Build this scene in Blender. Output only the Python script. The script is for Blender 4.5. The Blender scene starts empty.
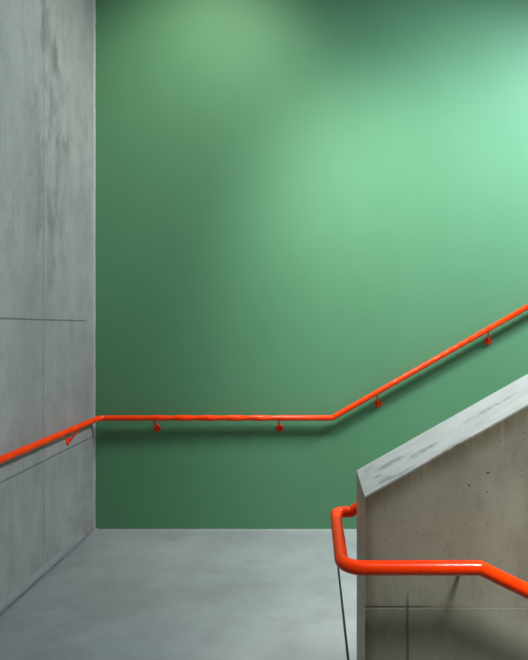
import bpy, bmesh, math
from mathutils import Vector, Matrix
S = bpy.context.scene
C = S.collection

# ---------------------------------------------------------------- camera, world, lights, exposure
F = 558.0                                   # focal length in pixels of a 528x660 frame
D = 4.47                                    # back wall
XL = -1.748                                 # left wall
EYE = 1.62
cd = bpy.data.cameras.new('camera'); cam = bpy.data.objects.new('camera', cd); C.objects.link(cam)
cam.location = (0, 0, EYE); cam.rotation_euler = (math.pi/2, 0, 0)
cd.sensor_fit = 'VERTICAL'; cd.sensor_height = 24; cd.lens = F/660*24
cd.shift_x = -48/660; cd.shift_y = -2/660
cd.clip_start = 0.02
S.camera = cam

w = bpy.data.worlds.new('world'); S.world = w; w.use_nodes = True
bg = w.node_tree.nodes['Background']
bg.inputs[0].default_value = (0.95, 0.97, 1.0, 1); bg.inputs[1].default_value = 0.055

def spot(name, loc, target, power, color, angle, blend, size):
    l = bpy.data.lights.new(name, 'SPOT'); l.energy = power; l.color = color
    l.spot_size = math.radians(angle); l.spot_blend = blend; l.shadow_soft_size = size
    o = bpy.data.objects.new(name, l); C.objects.link(o); o.location = loc
    o.rotation_euler = (Vector(target)-Vector(loc)).to_track_quat('-Z', 'Y').to_euler()
    return o
def area(name, loc, target, power, color, sx, sy):
    l = bpy.data.lights.new(name, 'AREA'); l.shape = 'RECTANGLE'; l.size = sx; l.size_y = sy
    l.energy = power; l.color = color
    o = bpy.data.objects.new(name, l); C.objects.link(o); o.location = loc
    o.rotation_euler = (Vector(target)-Vector(loc)).to_track_quat('-Z', 'Y').to_euler()
    return o
def axis(p, tx, ty): return (p[0]+tx, p[1]+ty, p[2]-1)
P1 = (2.982, 3.13, 4.536); P2 = (-.70, 3.12, 5.083); P4 = (-.34, 2.60, 4.55)
spot('stair_downlight', P1, axis(P1, -.66, -.21), 890, (.86, 1.0, 1.18), math.degrees(2*1.318), .75, .34)
spot('landing_downlight', P2, axis(P2, -.078, .60), 205, (1.0, 1.0, .86), math.degrees(2*.704), .94, .28)
spot('middle_fill_spot', P4, axis(P4, .52, .42), 680, (.93, 1.0, 1.0), math.degrees(2*.74), 1.0, .32)  # added fill spot, evens out brightness across wall middle and floor
P3 = (1.75, .25, 4.5)
spot('parapet_fill_spot', P3, (1.02, 1.70, .75), 1450, (1.0, .97, .88), 31, .85, .55)  # added fill, narrow cone to brighten only the parapet front and near rail

S.view_settings.view_transform = 'Standard'; S.view_settings.look = 'None'
S.view_settings.exposure = 0.0; S.view_settings.gamma = 1; S.view_settings.use_curve_mapping = False

# ---------------------------------------------------------------- material helpers
class NT:
    def __init__(s, name):
        s.m = bpy.data.materials.new(name); s.m.use_nodes = True
        s.t = s.m.node_tree; s.b = s.t.nodes['Principled BSDF']
        s.pos = s.n('ShaderNodeNewGeometry').outputs['Position']
        x = s.n('ShaderNodeSeparateXYZ'); s.l(s.pos, x.inputs[0]); s.x, s.y, s.z = x.outputs
    def n(s, k): return s.t.nodes.new(k)
    def l(s, a, b): s.t.links.new(a, b)
    def put(s, sock, v):
        if hasattr(v, 'is_linked') or hasattr(v, 'links'): s.l(v, sock)
        else: sock.default_value = v
    def math(s, op, a, b=0.0, c=0.0, clamp=False):
        k = s.n('ShaderNodeMath'); k.operation = op; k.use_clamp = clamp
        for i, v in enumerate((a, b, c)): s.put(k.inputs[i], v)
        return k.outputs[0]
    def noise(s, scale=(1, 1, 1), sc=1.0, detail=4, rough=0.55, off=(0, 0, 0)):
        mp = s.n('ShaderNodeMapping'); mp.inputs['Scale'].default_value = scale
        mp.inputs['Location'].default_value = off; s.l(s.pos, mp.inputs[0])
        k = s.n('ShaderNodeTexNoise'); k.inputs['Scale'].default_value = sc
        k.inputs['Detail'].default_value = detail; k.inputs['Roughness'].default_value = rough
        s.l(mp.outputs[0], k.inputs['Vector']); return k.outputs[0]
    def voro(s, sc, off=(0, 0, 0)):
        mp = s.n('ShaderNodeMapping'); mp.inputs['Location'].default_value = off; s.l(s.pos, mp.inputs[0])
        k = s.n('ShaderNodeTexVoronoi'); k.inputs['Scale'].default_value = sc
        s.l(mp.outputs[0], k.inputs['Vector']); return k.outputs['Distance'], k.outputs['Color']
    def rng(s, v, a, b, c=0.0, d=1.0, smooth=True):
        k = s.n('ShaderNodeMapRange'); k.interpolation_type = 'SMOOTHSTEP' if smooth else 'LINEAR'
        s.put(k.inputs[0], v)
        for i, q in enumerate((a, b, c, d)): k.inputs[i+1].default_value = q
        return k.outputs[0]
    def mix(s, f, a, b, mode='MIX'):
        k = s.n('ShaderNodeMix'); k.data_type = 'RGBA'; k.blend_type = mode
        s.put(k.inputs[0], f)
        for i, v in ((6, a), (7, b)):
            s.put(k.inputs[i], v if not isinstance(v, tuple) or len(v) == 4 else (*v, 1))
        return k.outputs[2]
    def line(s, co, at, half, soft):                 # 1 on a line co = at
        d = s.math('ABSOLUTE', s.math('SUBTRACT', co, at))
        return s.rng(d, half, half+soft, 1, 0)
    def mul(s, *a):
        r = a[0]
        for q in a[1:]: r = s.math('MULTIPLY', r, q)
        return r
    def blob(s, cx, cy, cz, rx, ry, rz):             # soft patch round a point
        q = 0.0
        for c, o, r in ((s.x, cx, rx), (s.y, cy, ry), (s.z, cz, rz)):
            if r: q = s.math('ADD', q, s.math('POWER', s.math('ABSOLUTE', s.math('DIVIDE', s.math('SUBTRACT', c, o), r)), 2.0))
        return s.rng(q, 0.1, 1.2, 1, 0)
    def bump(s, h, strength, dist=0.01, prev=None):
        k = s.n('ShaderNodeBump'); k.inputs['Strength'].default_value = strength
        k.inputs['Distance'].default_value = dist; s.l(h, k.inputs['Height'])
        if prev: s.l(prev, k.inputs['Normal'])
        s.l(k.outputs[0], s.b.inputs['Normal']); return k.outputs[0]
    def col(s, c): s.put(s.b.inputs['Base Color'], c if not isinstance(c, tuple) else (*c, 1))
    def rough(s, v): s.put(s.b.inputs['Roughness'], v)

def pores(N, scale, thr, off=(0, 0, 0), keep=0.6):
    d, c = N.voro(scale, off)
    sp = N.n('ShaderNodeSeparateColor'); N.l(c, sp.inputs[0])
    size = N.math('MULTIPLY', sp.outputs[0], thr)
    hit = N.math('LESS_THAN', d, size)
    return N.mul(hit, N.math('GREATER_THAN', sp.outputs[1], keep))

# --- left wall: fair-faced concrete
def mat_left():
    N = NT('fair_faced_concrete')
    big = N.noise((1, 1, .45), 1.6, 5, .6)
    mid = N.noise((1, 1, .7), 7, 7, .65, (3, 1, 2))
    drip = N.noise((1, 9, .5), 2.2, 4, .6, (0, 4, 0))
    c = N.mix(N.rng(big, .3, .7), (0.255, 0.243, 0.216), (0.352, 0.337, 0.303))
    c = N.mix(N.math('MULTIPLY', N.rng(mid, .42, .72), .5), c, (0.189, 0.193, 0.185))
    c = N.mix(N.math('MULTIPLY', N.rng(drip, .5, .75), .28), c, (0.168, 0.175, 0.164))
    # damp patches down the upper panel joint
    wob = N.rng(N.noise((1, 3, 1.2), 3.0, 6, .7, (7, 2, 5)), .42, .62)
    band = N.mul(N.rng(N.math('ABSOLUTE', N.math('SUBTRACT', N.y, 3.72)), .04, .42, 1, 0), N.rng(N.z, 1.75, 2.1), wob)
    c = N.mix(N.math('MULTIPLY', band, .55), c, (0.119, 0.126, 0.115))
    for cy, cz, ry, rz in ((3.35, 3.95, .07, .22), (3.62, 3.55, .04, .14), (3.82, 3.45, .06, .22), (3.95, 2.95, .2, .1), (4.0, 2.55, .12, .1), (3.6, 2.2, .08, .18)):
        p = N.mul(N.blob(0, cy, cz, 0, ry, rz), wob)
        c = N.mix(N.math('MULTIPLY', p, .45), c, (0.105, 0.108, 0.098))
    p = N.math('MAXIMUM', pores(N, 16, .10, keep=.8), pores(N, 34, .12, (5, 5, 5), keep=.85))
    c = N.mix(N.math('MULTIPLY', p, .7), c, (0.042, 0.045, 0.042))
    # board joints
    wv = N.math('MULTIPLY', N.math('SUBTRACT', N.noise((1, 1, 1), 1.3, 3, .5, (9, 9, 1)), .5), .010)
    vj = N.line(N.math('ADD', N.y, wv), 3.635, .0015, .006)
    hj1 = N.mul(N.line(N.math('ADD', N.z, wv), 1.674, .002, .006), N.math('LESS_THAN', N.y, 4.31))
    hj2 = N.line(N.math('ADD', N.z, wv), .752, .002, .007)
    j = N.math('MAXIMUM', N.math('MULTIPLY', vj, .55), N.math('MAXIMUM', hj1, N.math('MULTIPLY', hj2, .8)))
    c = N.mix(N.math('MULTIPLY', j, .72), c, (0.070, 0.070, 0.070))
    gap = N.mul(N.line(N.z, .012, .008, .012), N.rng(N.noise((1, 1.5, 1), 3, 3, .5), .35, .6, .3, 1))
    c = N.mix(N.math('MULTIPLY', gap, .6), c, (.05, .05, .045))
    N.col(c); N.rough(N.rng(mid, .3, .8, .42, .62))
    b = N.bump(N.noise((1, 1, .5), 28, 5, .6), .10, .01)
    N.bump(N.math('SUBTRACT', 1.0, N.math('MAXIMUM', j, p)), .35, .004, b)
    return N.m

def mat_floor(name='polished_screed', k=1.0):
    N = NT(name)
    a = N.noise((1, 1, 1), 1.1, 6, .6, (2, 1, 0))
    b_ = N.noise((1.0, 1.25, 1), 2.6, 8, .66, (5, 2, 0))
    f_ = N.noise((1, 1, 1), 60, 3, .6)
    c = N.mix(N.rng(a, .3, .7), tuple(v*k for v in (0.232, 0.240, 0.226)), tuple(v*k for v in (0.315, 0.324, 0.306)))
    c = N.mix(N.math('MULTIPLY', N.rng(b_, .45, .68), .4), c, tuple(v*k for v in (0.182, 0.187, 0.180)))
    c = N.mix(N.math('MULTIPLY', f_, .12), c, (0.140, 0.140, 0.140))
    N.col(c); N.rough(N.rng(b_, .3, .7, .38, .6))
    N.bump(b_, .06, .02)
    return N.m

def mat_paint():
    N = NT('green_wall_paint')
    fine = N.noise((1, 1, 1), 120, 2, .5)
    cloud = N.noise((1, 1, .6), 1.7, 4, .5, (1, 0, 3))
    streak = N.noise((1.2, 1, 9), 1.0, 3, .5, (1, 0, 3))
    g = N.mix(N.rng(cloud, .25, .75), (0.093, 0.248, 0.120), (0.101, 0.263, 0.130))
    g = N.mix(N.math('MULTIPLY', N.rng(streak, .4, .7), .25), g, (0.097, 0.256, 0.125))
    # bare margin along corner and floor, rounded where they meet
    wb = N.math('MULTIPLY', N.math('SUBTRACT', N.noise((1, 1, 1), 9, 4, .6), .5), .010)
    r = .03
    qx = N.math('MAXIMUM', N.math('SUBTRACT', XL+.014+r, N.x), 0.0)
    qz = N.math('MAXIMUM', N.math('SUBTRACT', .010+r, N.z), 0.0)
    dist = N.math('ADD', N.math('SQRT', N.math('ADD', N.mul(qx, qx), N.mul(qz, qz))), wb)
    bare = N.math('GREATER_THAN', dist, r)
    c = N.mix(bare, g, (0.60, 0.60, 0.56))
    N.col(c); N.rough(.6); N.b.inputs['Specular IOR Level'].default_value = .3
    b = N.bump(fine, .05, .002)
    return N.m

def mat_parapet(top=False):
    N = NT('parapet_top_concrete' if top else 'parapet_concrete')
    big = N.noise((1, 1, .6), 2.6, 5, .6, (4, 0, 1))
    mid = N.noise((1, 1, .5), 11, 6, .65, (1, 5, 2))
    grit = N.noise((1, 1, 1), 90, 3, .6)
    if top:
        c = N.mix(N.rng(mid, .35, .7), (0.370, 0.372, 0.365), (0.310, 0.314, 0.305))
        c = N.mix(N.math('MULTIPLY', N.rng(N.noise((2, 9, 2), 9, 6, .7), .52, .7), .35), c, (0.266, 0.266, 0.252))
        wob = N.rng(N.noise((1, 2, 1), 26, 5, .7, (1, 1, 1)), .40, .56)
        for cx, cy, rx, ry in ((.205, 2.02, .022, .03), (.285, 1.96, .075, .035), (.235, 1.82, .03, .03), (.29, 1.80, .05, .022), (.38, 1.90, .06, .03), (.22, 1.90, .02, .015), (.62, 1.95, .12, .02), (.45, 1.78, .08, .02)):
            c = N.mix(N.math('MULTIPLY', N.mul(N.blob(cx, cy, 0, rx, ry, 0), wob), .75), c, (0.140, 0.133, 0.119))
        N.col(c); N.rough(.55); N.bump(mid, .12, .01)
        return N.m
    c = N.mix(N.rng(big, .3, .7), (0.228, 0.238, 0.184), (0.312, 0.328, 0.268))
    c = N.mix(N.math('MULTIPLY', N.rng(mid, .45, .7), .45), c, (0.161, 0.154, 0.133))
    c = N.mix(N.math('MULTIPLY', grit, .2), c, (0.140, 0.133, 0.112))
    # brown water stain under the sloping top edge: d = depth below the top
    topz = N.math('ADD', 1.084-.168*.564, N.math('MULTIPLY', N.x, .564))
    dtop = N.math('SUBTRACT', topz, N.z)
    drip = N.noise((16, 1, 1.0), 2.0, 4, .6, (2, 0, 0))
    st = N.mul(N.rng(dtop, .015, .085, 1, 0), N.rng(drip, .25, .6, .55, 1.0))
    c = N.mix(N.math('MULTIPLY', st, .8), c, (0.120, 0.098, 0.050))
    # pale lime runs
    run = N.mul(N.rng(N.noise((42, 1, .7), 1.0, 3, .6, (8, 0, 0)), .60, .72), N.rng(dtop, .02, .32, 1, 0))
    c = N.mix(N.math('MULTIPLY', run, .4), c, (0.315, 0.308, 0.287))
    endst = N.mul(N.rng(N.x, .172, .212, 1, 0), N.math('GREATER_THAN', N.x, .1692), N.rng(mid, .3, .6, .5, 1.0))
    c = N.mix(N.math('MULTIPLY', endst, .6), c, (0.110, 0.082, 0.05))
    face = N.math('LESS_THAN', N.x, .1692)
    c = N.mix(N.math('MULTIPLY', face, N.rng(mid, .2, .8, .95, .6)), c, (.46, .41, .30))  # end face coloured paler and warmer, standing in for light from the left
    p = N.math('MAXIMUM', pores(N, 38, .10, keep=.78), pores(N, 90, .20, (3, 3, 3), keep=.78))
    c = N.mix(N.math('MULTIPLY', p, .85), c, (0.014, 0.013, 0.010))
    for cx, cz in ((.555, 1.10), (.50, 1.12), (.40, 1.135), (.64, 1.22), (.56, 1.16)):
        q = N.mul(N.blob(cx, 0, cz, .0055, 0, .004), N.math('GREATER_THAN', N.noise((1, 1, 1), 60, 2), .42))
        c = N.mix(N.math('MULTIPLY', q, .9), c, (0.010, 0.009, 0.007))
    wv = N.math('MULTIPLY', N.math('SUBTRACT', N.noise((1, 1, 1), 3, 3, .5, (9, 9, 1)), .5), .006)
    hz = N.math('ADD', N.z, wv)
    hj = N.mul(N.line(hz, .731, .0012, .004), N.rng(N.x, .30, .40, 1, .25))
    hl = N.mul(N.line(hz, .7345, .0008, .003), N.rng(N.x, .33, .42))
    vj = N.mul(N.line(N.math('ADD', N.x, wv), .3025, .0015, .005), N.rng(N.z, .73, .80, 1, 0))
    c = N.mix(N.math('MULTIPLY', hj, .4), c, (0.063, 0.059, 0.049))
    c = N.mix(N.math('MULTIPLY', vj, .6), c, (0.049, 0.048, 0.042))
    c = N.mix(N.math('MULTIPLY', hl, .7), c, (0.380, 0.343, 0.322))
    N.col(c); N.rough(.6)
    b = N.bump(mid, .15, .01)
    N.bump(N.math('SUBTRACT', 1.0, N.math('MAXIMUM', p, N.math('MAXIMUM', hj, vj))), .5, .004, b)
    return N.m

def mat_plain(name, col, rough):
    N = NT(name); nz = N.noise((1, 1, 1), 5, 5, .6)
    N.col(N.mix(N.rng(nz, .3, .7), tuple(v*.85 for v in col), col)); N.rough(rough); N.bump(nz, .08, .01)
    return N.m

def mat_rail(name, rough=.3, k=1.0):
    N = NT(name); nz = N.noise((1, 1, 1), 14, 3, .5)
    N.col(N.mix(N.rng(nz, .3, .7), (.97*k, .042*k, .001*k), (1.0*k, .055*k, .001*k)))
    N.rough(rough)
    N.b.inputs['Specular IOR Level'].default_value = .15
    N.b.inputs['Coat Weight'].default_value = .25; N.b.inputs['Coat Roughness'].default_value = .08
    N.bump(N.noise((1, 1, 1), 40, 2, .5), .008, .002)
    return N.m

M_left = mat_left(); M_floor = mat_floor(); M_step = mat_floor('stair_screed', 1.12)
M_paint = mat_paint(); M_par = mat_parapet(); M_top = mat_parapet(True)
M_conc = mat_plain('ceiling_concrete', (.16, .165, .16), .7)
M_kerb = mat_plain('mortar_cove', (.27, .275, .26), .6)
M_seal = mat_plain('dark_joint_filler', (.03, .03, .03), .9)
M_rail = mat_rail('orange_red_gloss_paint'); M_brk = mat_rail('orange_red_bracket_paint', .32, .92)

# ---------------------------------------------------------------- mesh helpers
def obj(name, bm, mat, parent=None, smooth=False):
    bmesh.ops.recalc_face_normals(bm, faces=bm.faces)
    me = bpy.data.meshes.new(name); bm.to_mesh(me); bm.free(); me.materials.append(mat)
    if smooth:
        for p in me.polygons: p.use_smooth = True
        me.set_sharp_from_angle(angle=math.radians(38))
    o = bpy.data.objects.new(name, me); C.objects.link(o); o.parent = parent
    return o
def struct(o): o['kind'] = 'structure'; return o
def thing(name, label, cat, loc=(0, 0, 0), group=None):
    o = bpy.data.objects.new(name, None); C.objects.link(o); o.location = loc; o.empty_display_size = .1
    o['label'] = label; o['category'] = cat
    if group: o['group'] = group
    return o
def box(bm, a, b):
    v = [bm.verts.new((x, y, z)) for x in (a[0], b[0]) for y in (a[1], b[1]) for z in (a[2], b[2])]
    for f in ((0, 1, 3, 2), (4, 6, 7, 5), (0, 4, 5, 1), (2, 3, 7, 6), (0, 2, 6, 4), (1, 5, 7, 3)):
        bm.faces.new([v[i] for i in f])
    return bm
def bx(*ab):
    bm = bmesh.new()
    for a, b in ab: box(bm, a, b)
    return bm
def bevel(bm, r, seg=2, ang=20):
    ed = [e for e in bm.edges if len(e.link_faces) == 2 and e.calc_face_angle(0) > math.radians(ang)]
    bmesh.ops.bevel(bm, geom=ed, offset=r, segments=seg, affect='EDGES', profile=.5); return bm
def prism_xz(pts, y0, y1):                            # outline in XZ extruded along Y
    bm = bmesh.new()
    a = [bm.verts.new((x, y0, z)) for x, z in pts]; b = [bm.verts.new((x, y1, z)) for x, z in pts]
    bm.faces.new(a); bm.faces.new(b[::-1])
    for i in range(len(pts)):
        j = (i+1) % len(pts); bm.faces.new((a[j], a[i], b[i], b[j]))
    return bm

def fillet(pts, radii, n=10):
    """polyline with rounded corners"""
    out = [Vector(pts[0])]
    for i in range(1, len(pts)-1):
        p = Vector(pts[i]); a = (Vector(pts[i-1])-p).normalized(); b = (Vector(pts[i+1])-p).normalized()
        th = a.angle(b); r = radii[i]; t = r/math.tan(th/2)
        c = p + (a+b).normalized()*(r/math.sin(th/2))
        s = (p+a*t)-c; e = (p+b*t)-c; tot = s.angle(e)
        ax = s.cross(e).normalized()
        for k in range(n+1):
            out.append(c + Matrix.Rotation(tot*k/n, 3, ax) @ s)
    out.append(Vector(pts[-1])); return out
def resample(pts, step):
    out = [pts[0]]
    for a, b in zip(pts, pts[1:]):
        n = max(1, int((b-a).length/step))
        for k in range(1, n+1): out.append(a.lerp(b, k/n))
    return out
def tube(bm, pts, r, seg=24, mod=None, caps=True):
    T = []
    for i in range(len(pts)):
        a = pts[max(0, i-1)]; b = pts[min(len(pts)-1, i+1)]; T.append((b-a).normalized())
    u = T[0].orthogonal().normalized(); rings = []; s = 0
    up = Vector((0, 0, 1))
    for i, p in enumerate(pts):
        if i: s += (p-pts[i-1]).length
        if abs(T[i].dot(up)) < .95: u = up.cross(T[i]).normalized()
        else: u = (u-T[i]*u.dot(T[i])).normalized()
        v = T[i].cross(u); ring = []
        for k in range(seg):
            a = 2*math.pi*k/seg; rr = r*(1+(mod(s, a, p) if mod else 0))
            ring.append(bm.verts.new(p+u*math.cos(a)*rr+v*math.sin(a)*rr))
        rings.append(ring)
    for A, B in zip(rings, rings[1:]):
        for k in range(seg): bm.faces.new((A[k], A[(k+1) % seg], B[(k+1) % seg], B[k]))
    if caps: bm.faces.new(rings[0][::-1]); bm.faces.new(rings[-1])
    return bm
def lathe(bm, org, axis, prof, seg=32, rad=None):
    axis = Vector(axis).normalized(); u = axis.orthogonal().normalized()
    if abs(axis.z) < .5: u = axis.cross(Vector((0, 0, 1))).normalized()
    v = axis.cross(u); rings = []
    for r, h in prof:
        rings.append([bm.verts.new(Vector(org)+axis*h+(u*math.cos(a)+v*math.sin(a))*r*(rad(a) if rad else 1))
                      for a in [2*math.pi*k/seg for k in range(seg)]])
    for A, B in zip(rings, rings[1:]):
        for k in range(seg): bm.faces.new((A[k], A[(k+1) % seg], B[(k+1) % seg], B[k]))
    bm.faces.new(rings[0][::-1]); bm.faces.new(rings[-1]); return bm

# ---------------------------------------------------------------- structure
H = 5.3; XR = 4.6
PY0, PY1, PX = 1.775, 2.100, .168                    # parapet near face, far face, left end
struct(obj('wall_back', bx(((XL, D, -1.2), (XR, D+.25, H))), M_paint))
struct(obj('wall_left', bx(((XL-.3, -1.6, -.3), (XL, D+.25, H))), M_left))
struct(obj('ceiling', bx(((XL-.3, -1.6, H), (XR, D+.25, H+.25))), M_conc))
SLIT = .1765
bm = bx(((XL, -1.6, -.2), (SLIT-.006, D, 0)))
struct(obj('floor', bm, M_floor))
# flight that climbs to the right between parapet and green wall; its foot slab sits past the dark gap
g, rz = .293, .1695
pts = [(SLIT+.006, -.2), (SLIT+.006, .010), (.47, .010)]
x, z = .47, 0.0
while x < 4.2:
    z += rz; pts.append((x, z)); x += g; pts.append((x, z))
pts += [(x, z-.45), (.9, -.2)]
bm = prism_xz(pts, PY1, D); struct(obj('stair_flight_upper', bm, M_step))
struct(obj('trim_1', bx(((SLIT-.006, PY0, -.2), (SLIT+.006, D, -.035))), M_seal))
# landing edge and flight that drops to the right in front of the parapet
pts = [(SLIT-.006, -.2), (SLIT-.006, 0), (.42, 0)]
x, z = .42, 0.0
while x < 2.9:
    z -= rz; pts.append((x, z)); x += g; pts.append((x, z))
pts += [(x, z-.3), (.5, -.5)]
struct(obj('stair_flight_lower', prism_xz(pts, -.1, PY0), M_floor))
# soft mortar cove along the left wall
def cove():
    bm = bmesh.new(); rows = []
    import random; rd = random.Random(4); n = 90
    for i in range(n+1):
        y = 4.36 - 4.7*i/n
        k = min(1, (4.36-y)/1.3)
        w = rd.uniform(-.0035, .0035); e = min(1, (4.36-y)/.16+.15)
        ht = (.056+.026*k)*e + w*.6; lo = (.010+.020*k)*e+w*.8; out = .013*e
        P = [(0, ht), (.006, ht-.001), (out*.75, ht-.016*e), (out, lo+.012*e), (out-.002, lo+.004), (out-.010, lo),
             (0, lo)]
        rows.append([bm.verts.new((XL+a, y, b)) for a, b in P])
    for A, B in zip(rows, rows[1:]):
        for k in range(len(A)-1): bm.faces.new((A[k], A[k+1], B[k+1], B[k]))
    bm.faces.new(rows[0]); bm.faces.new(rows[-1][::-1])
    return bm
struct(obj('baseboard_left', cove(), M_kerb, smooth=True))

# ---------------------------------------------------------------- parapet
par = thing('stair_parapet', 'raw concrete stair parapet with brownish side, pale sloping top and upright end', 'parapet', (PX, PY0, 0))
sl = .564; XE = 3.6
zt = lambda x: 1.084+sl*(x-PX)
off = Vector((PX, PY0, 0))
def shift(bm): bmesh.ops.translate(bm, verts=bm.verts, vec=-off); return bm
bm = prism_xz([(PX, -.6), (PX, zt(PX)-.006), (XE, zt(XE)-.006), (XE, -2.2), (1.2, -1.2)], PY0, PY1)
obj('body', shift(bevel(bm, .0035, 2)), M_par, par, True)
bm = prism_xz([(PX-.0005, zt(PX)-.0065), (PX-.0005, zt(PX)), (XE, zt(XE)), (XE, zt(XE)-.0065)], PY0-.0005, PY1+.0005)
tp = obj('top_face', shift(bevel(bm, .002, 2)), M_top, par, True)
tp['label'] = 'pale sloping top face with grey smudges'

# ---------------------------------------------------------------- handrails
R = .0214; ZR = .903
def bolts(parent, c, nrm, mat, n=5, rr=.0215):
    n_ = Vector(nrm); u = n_.cross(Vector((0, 0, 1))).normalized(); v = n_.cross(u)
    for k in range(n):
        a = 2*math.pi*(k+.25)/n
        q = Vector(c)+(u*math.cos(a)+v*math.sin(a))*rr+n_*.0055
        bm = bmesh.new(); lathe(bm, q, n_, [(.0075, -.001), (.0075, .003), (.0055, .006), (.0018, .0075)], 12)
        obj('bolt', bm, mat, parent, True)
def bracket(parent, rail_pt, wall_pt, nrm):
    """round lobed wall plate, arm bending up to the rail's underside"""
    n = Vector(nrm); r = Vector(rail_pt); w_ = Vector(wall_pt)
    bm = bmesh.new()
    foot = r-Vector((0, 0, R-.002))
    k = w_+n*.020
    path = resample(fillet([w_+n*.004, k, foot], [0, .010, 0], 8), .01)
    tube(bm, path, .0072, 14)
    arm = obj('bracket', bm, M_brk, parent, True)
    bm = bmesh.new()
    lathe(bm, w_, n, [(.031, .0), (.031, .004), (.0285, .006), (.012, .0065), (.0105, .010), (.0085, .014)], 60, lambda a: 1-.17*(1+math.cos(5*a))/2)
    obj('wall_plate', bm, M_brk, arm, True)
    bolts(arm, w_, n, M_brk)
    return arm
def sst(a, b, x):
    t = max(0, min(1, (x-a)/(b-a))); return t*t*(3-2*t)

ZR = .908
hr = thing('handrail', 'long orange-red handrail running along grey and green walls, then climbing right', 'handrail')
o_ = .057
xr, yr = -1.685, D-o_
XB = .158; SLP = .568; XEND = 3.4
path = fillet([(xr, -.9, ZR), (xr, yr, ZR), (XB, yr, ZR), (XEND, yr, ZR+SLP*(XEND-XB))], [0, .055, .05, 0], 10)
path = resample(path, .006)
def twist(s, a, p):                                    # the tube is faintly spiral-formed
    if p.x <= xr+.001: return .05*math.sin(a*2+2*math.pi*s/.22)*sst(-1, 3, p.y)
    if p.x < XB: return .115*math.sin(a*2+2*math.pi*s/.20*1.0)*sst(-1.45, -1.15, p.x)*(1-sst(-.35, -.12, p.x))
    return .06*math.sin(2*a+2*math.pi*s/.085)*sst(.5, .8, p.x)
bm = bmesh.new(); tube(bm, path, R, 28, twist); obj('rail', bm, M_rail, hr, True)
for px in (-1.242, -.258, .530, 1.410):
    zr = ZR if px < XB else ZR+SLP*(px-.018-XB)
    rx = px-.008 if px < XB else px-.018
    bracket(hr, (rx, yr, zr), (px, D, zr-(.090 if px < XB else .094)), (0, -1, 0))
bracket(hr, (xr, 4.03, ZR), (XL, 3.99, .813), (1, 0, 0))

hp = thing('handrail', 'thick orange-red handrail wrapping the end of concrete parapet, then dropping right', 'handrail')
ZR = .903; yn, yf, xs = 1.671, 2.174, .091
path = fillet([(1.55, yn, ZR-.49*(1.55-.503)), (.503, yn, ZR-.001), (xs, yn, ZR-.001), (xs, yf, ZR), (.150, yf, ZR), (1.9, yf, ZR+.578*(1.9-.150))],
              [0, .004, .062, .034, .03, 0], 12)
bm = bmesh.new(); tube(bm, resample(path, .02), R, 36); obj('rail', bm, M_rail, hp, True)
for (rx, ry, rz_, wy, n) in ((.478, yn, ZR-.001, PY0, -1), (1.15, yf, ZR+.578, PY1, 1)):
    bm = bmesh.new(); tube(bm, [Vector((rx, wy, rz_-.034)), Vector((rx, ry, rz_-.014))], .0055, 14)
    a = obj('bracket', bm, M_brk, hp, True)
    bm = bmesh.new(); lathe(bm, (rx, wy, rz_-.034), (0, n, 0), [(.012, 0), (.012, .003), (.008, .005)], 28); obj('wall_plate', bm, M_brk, a, True)
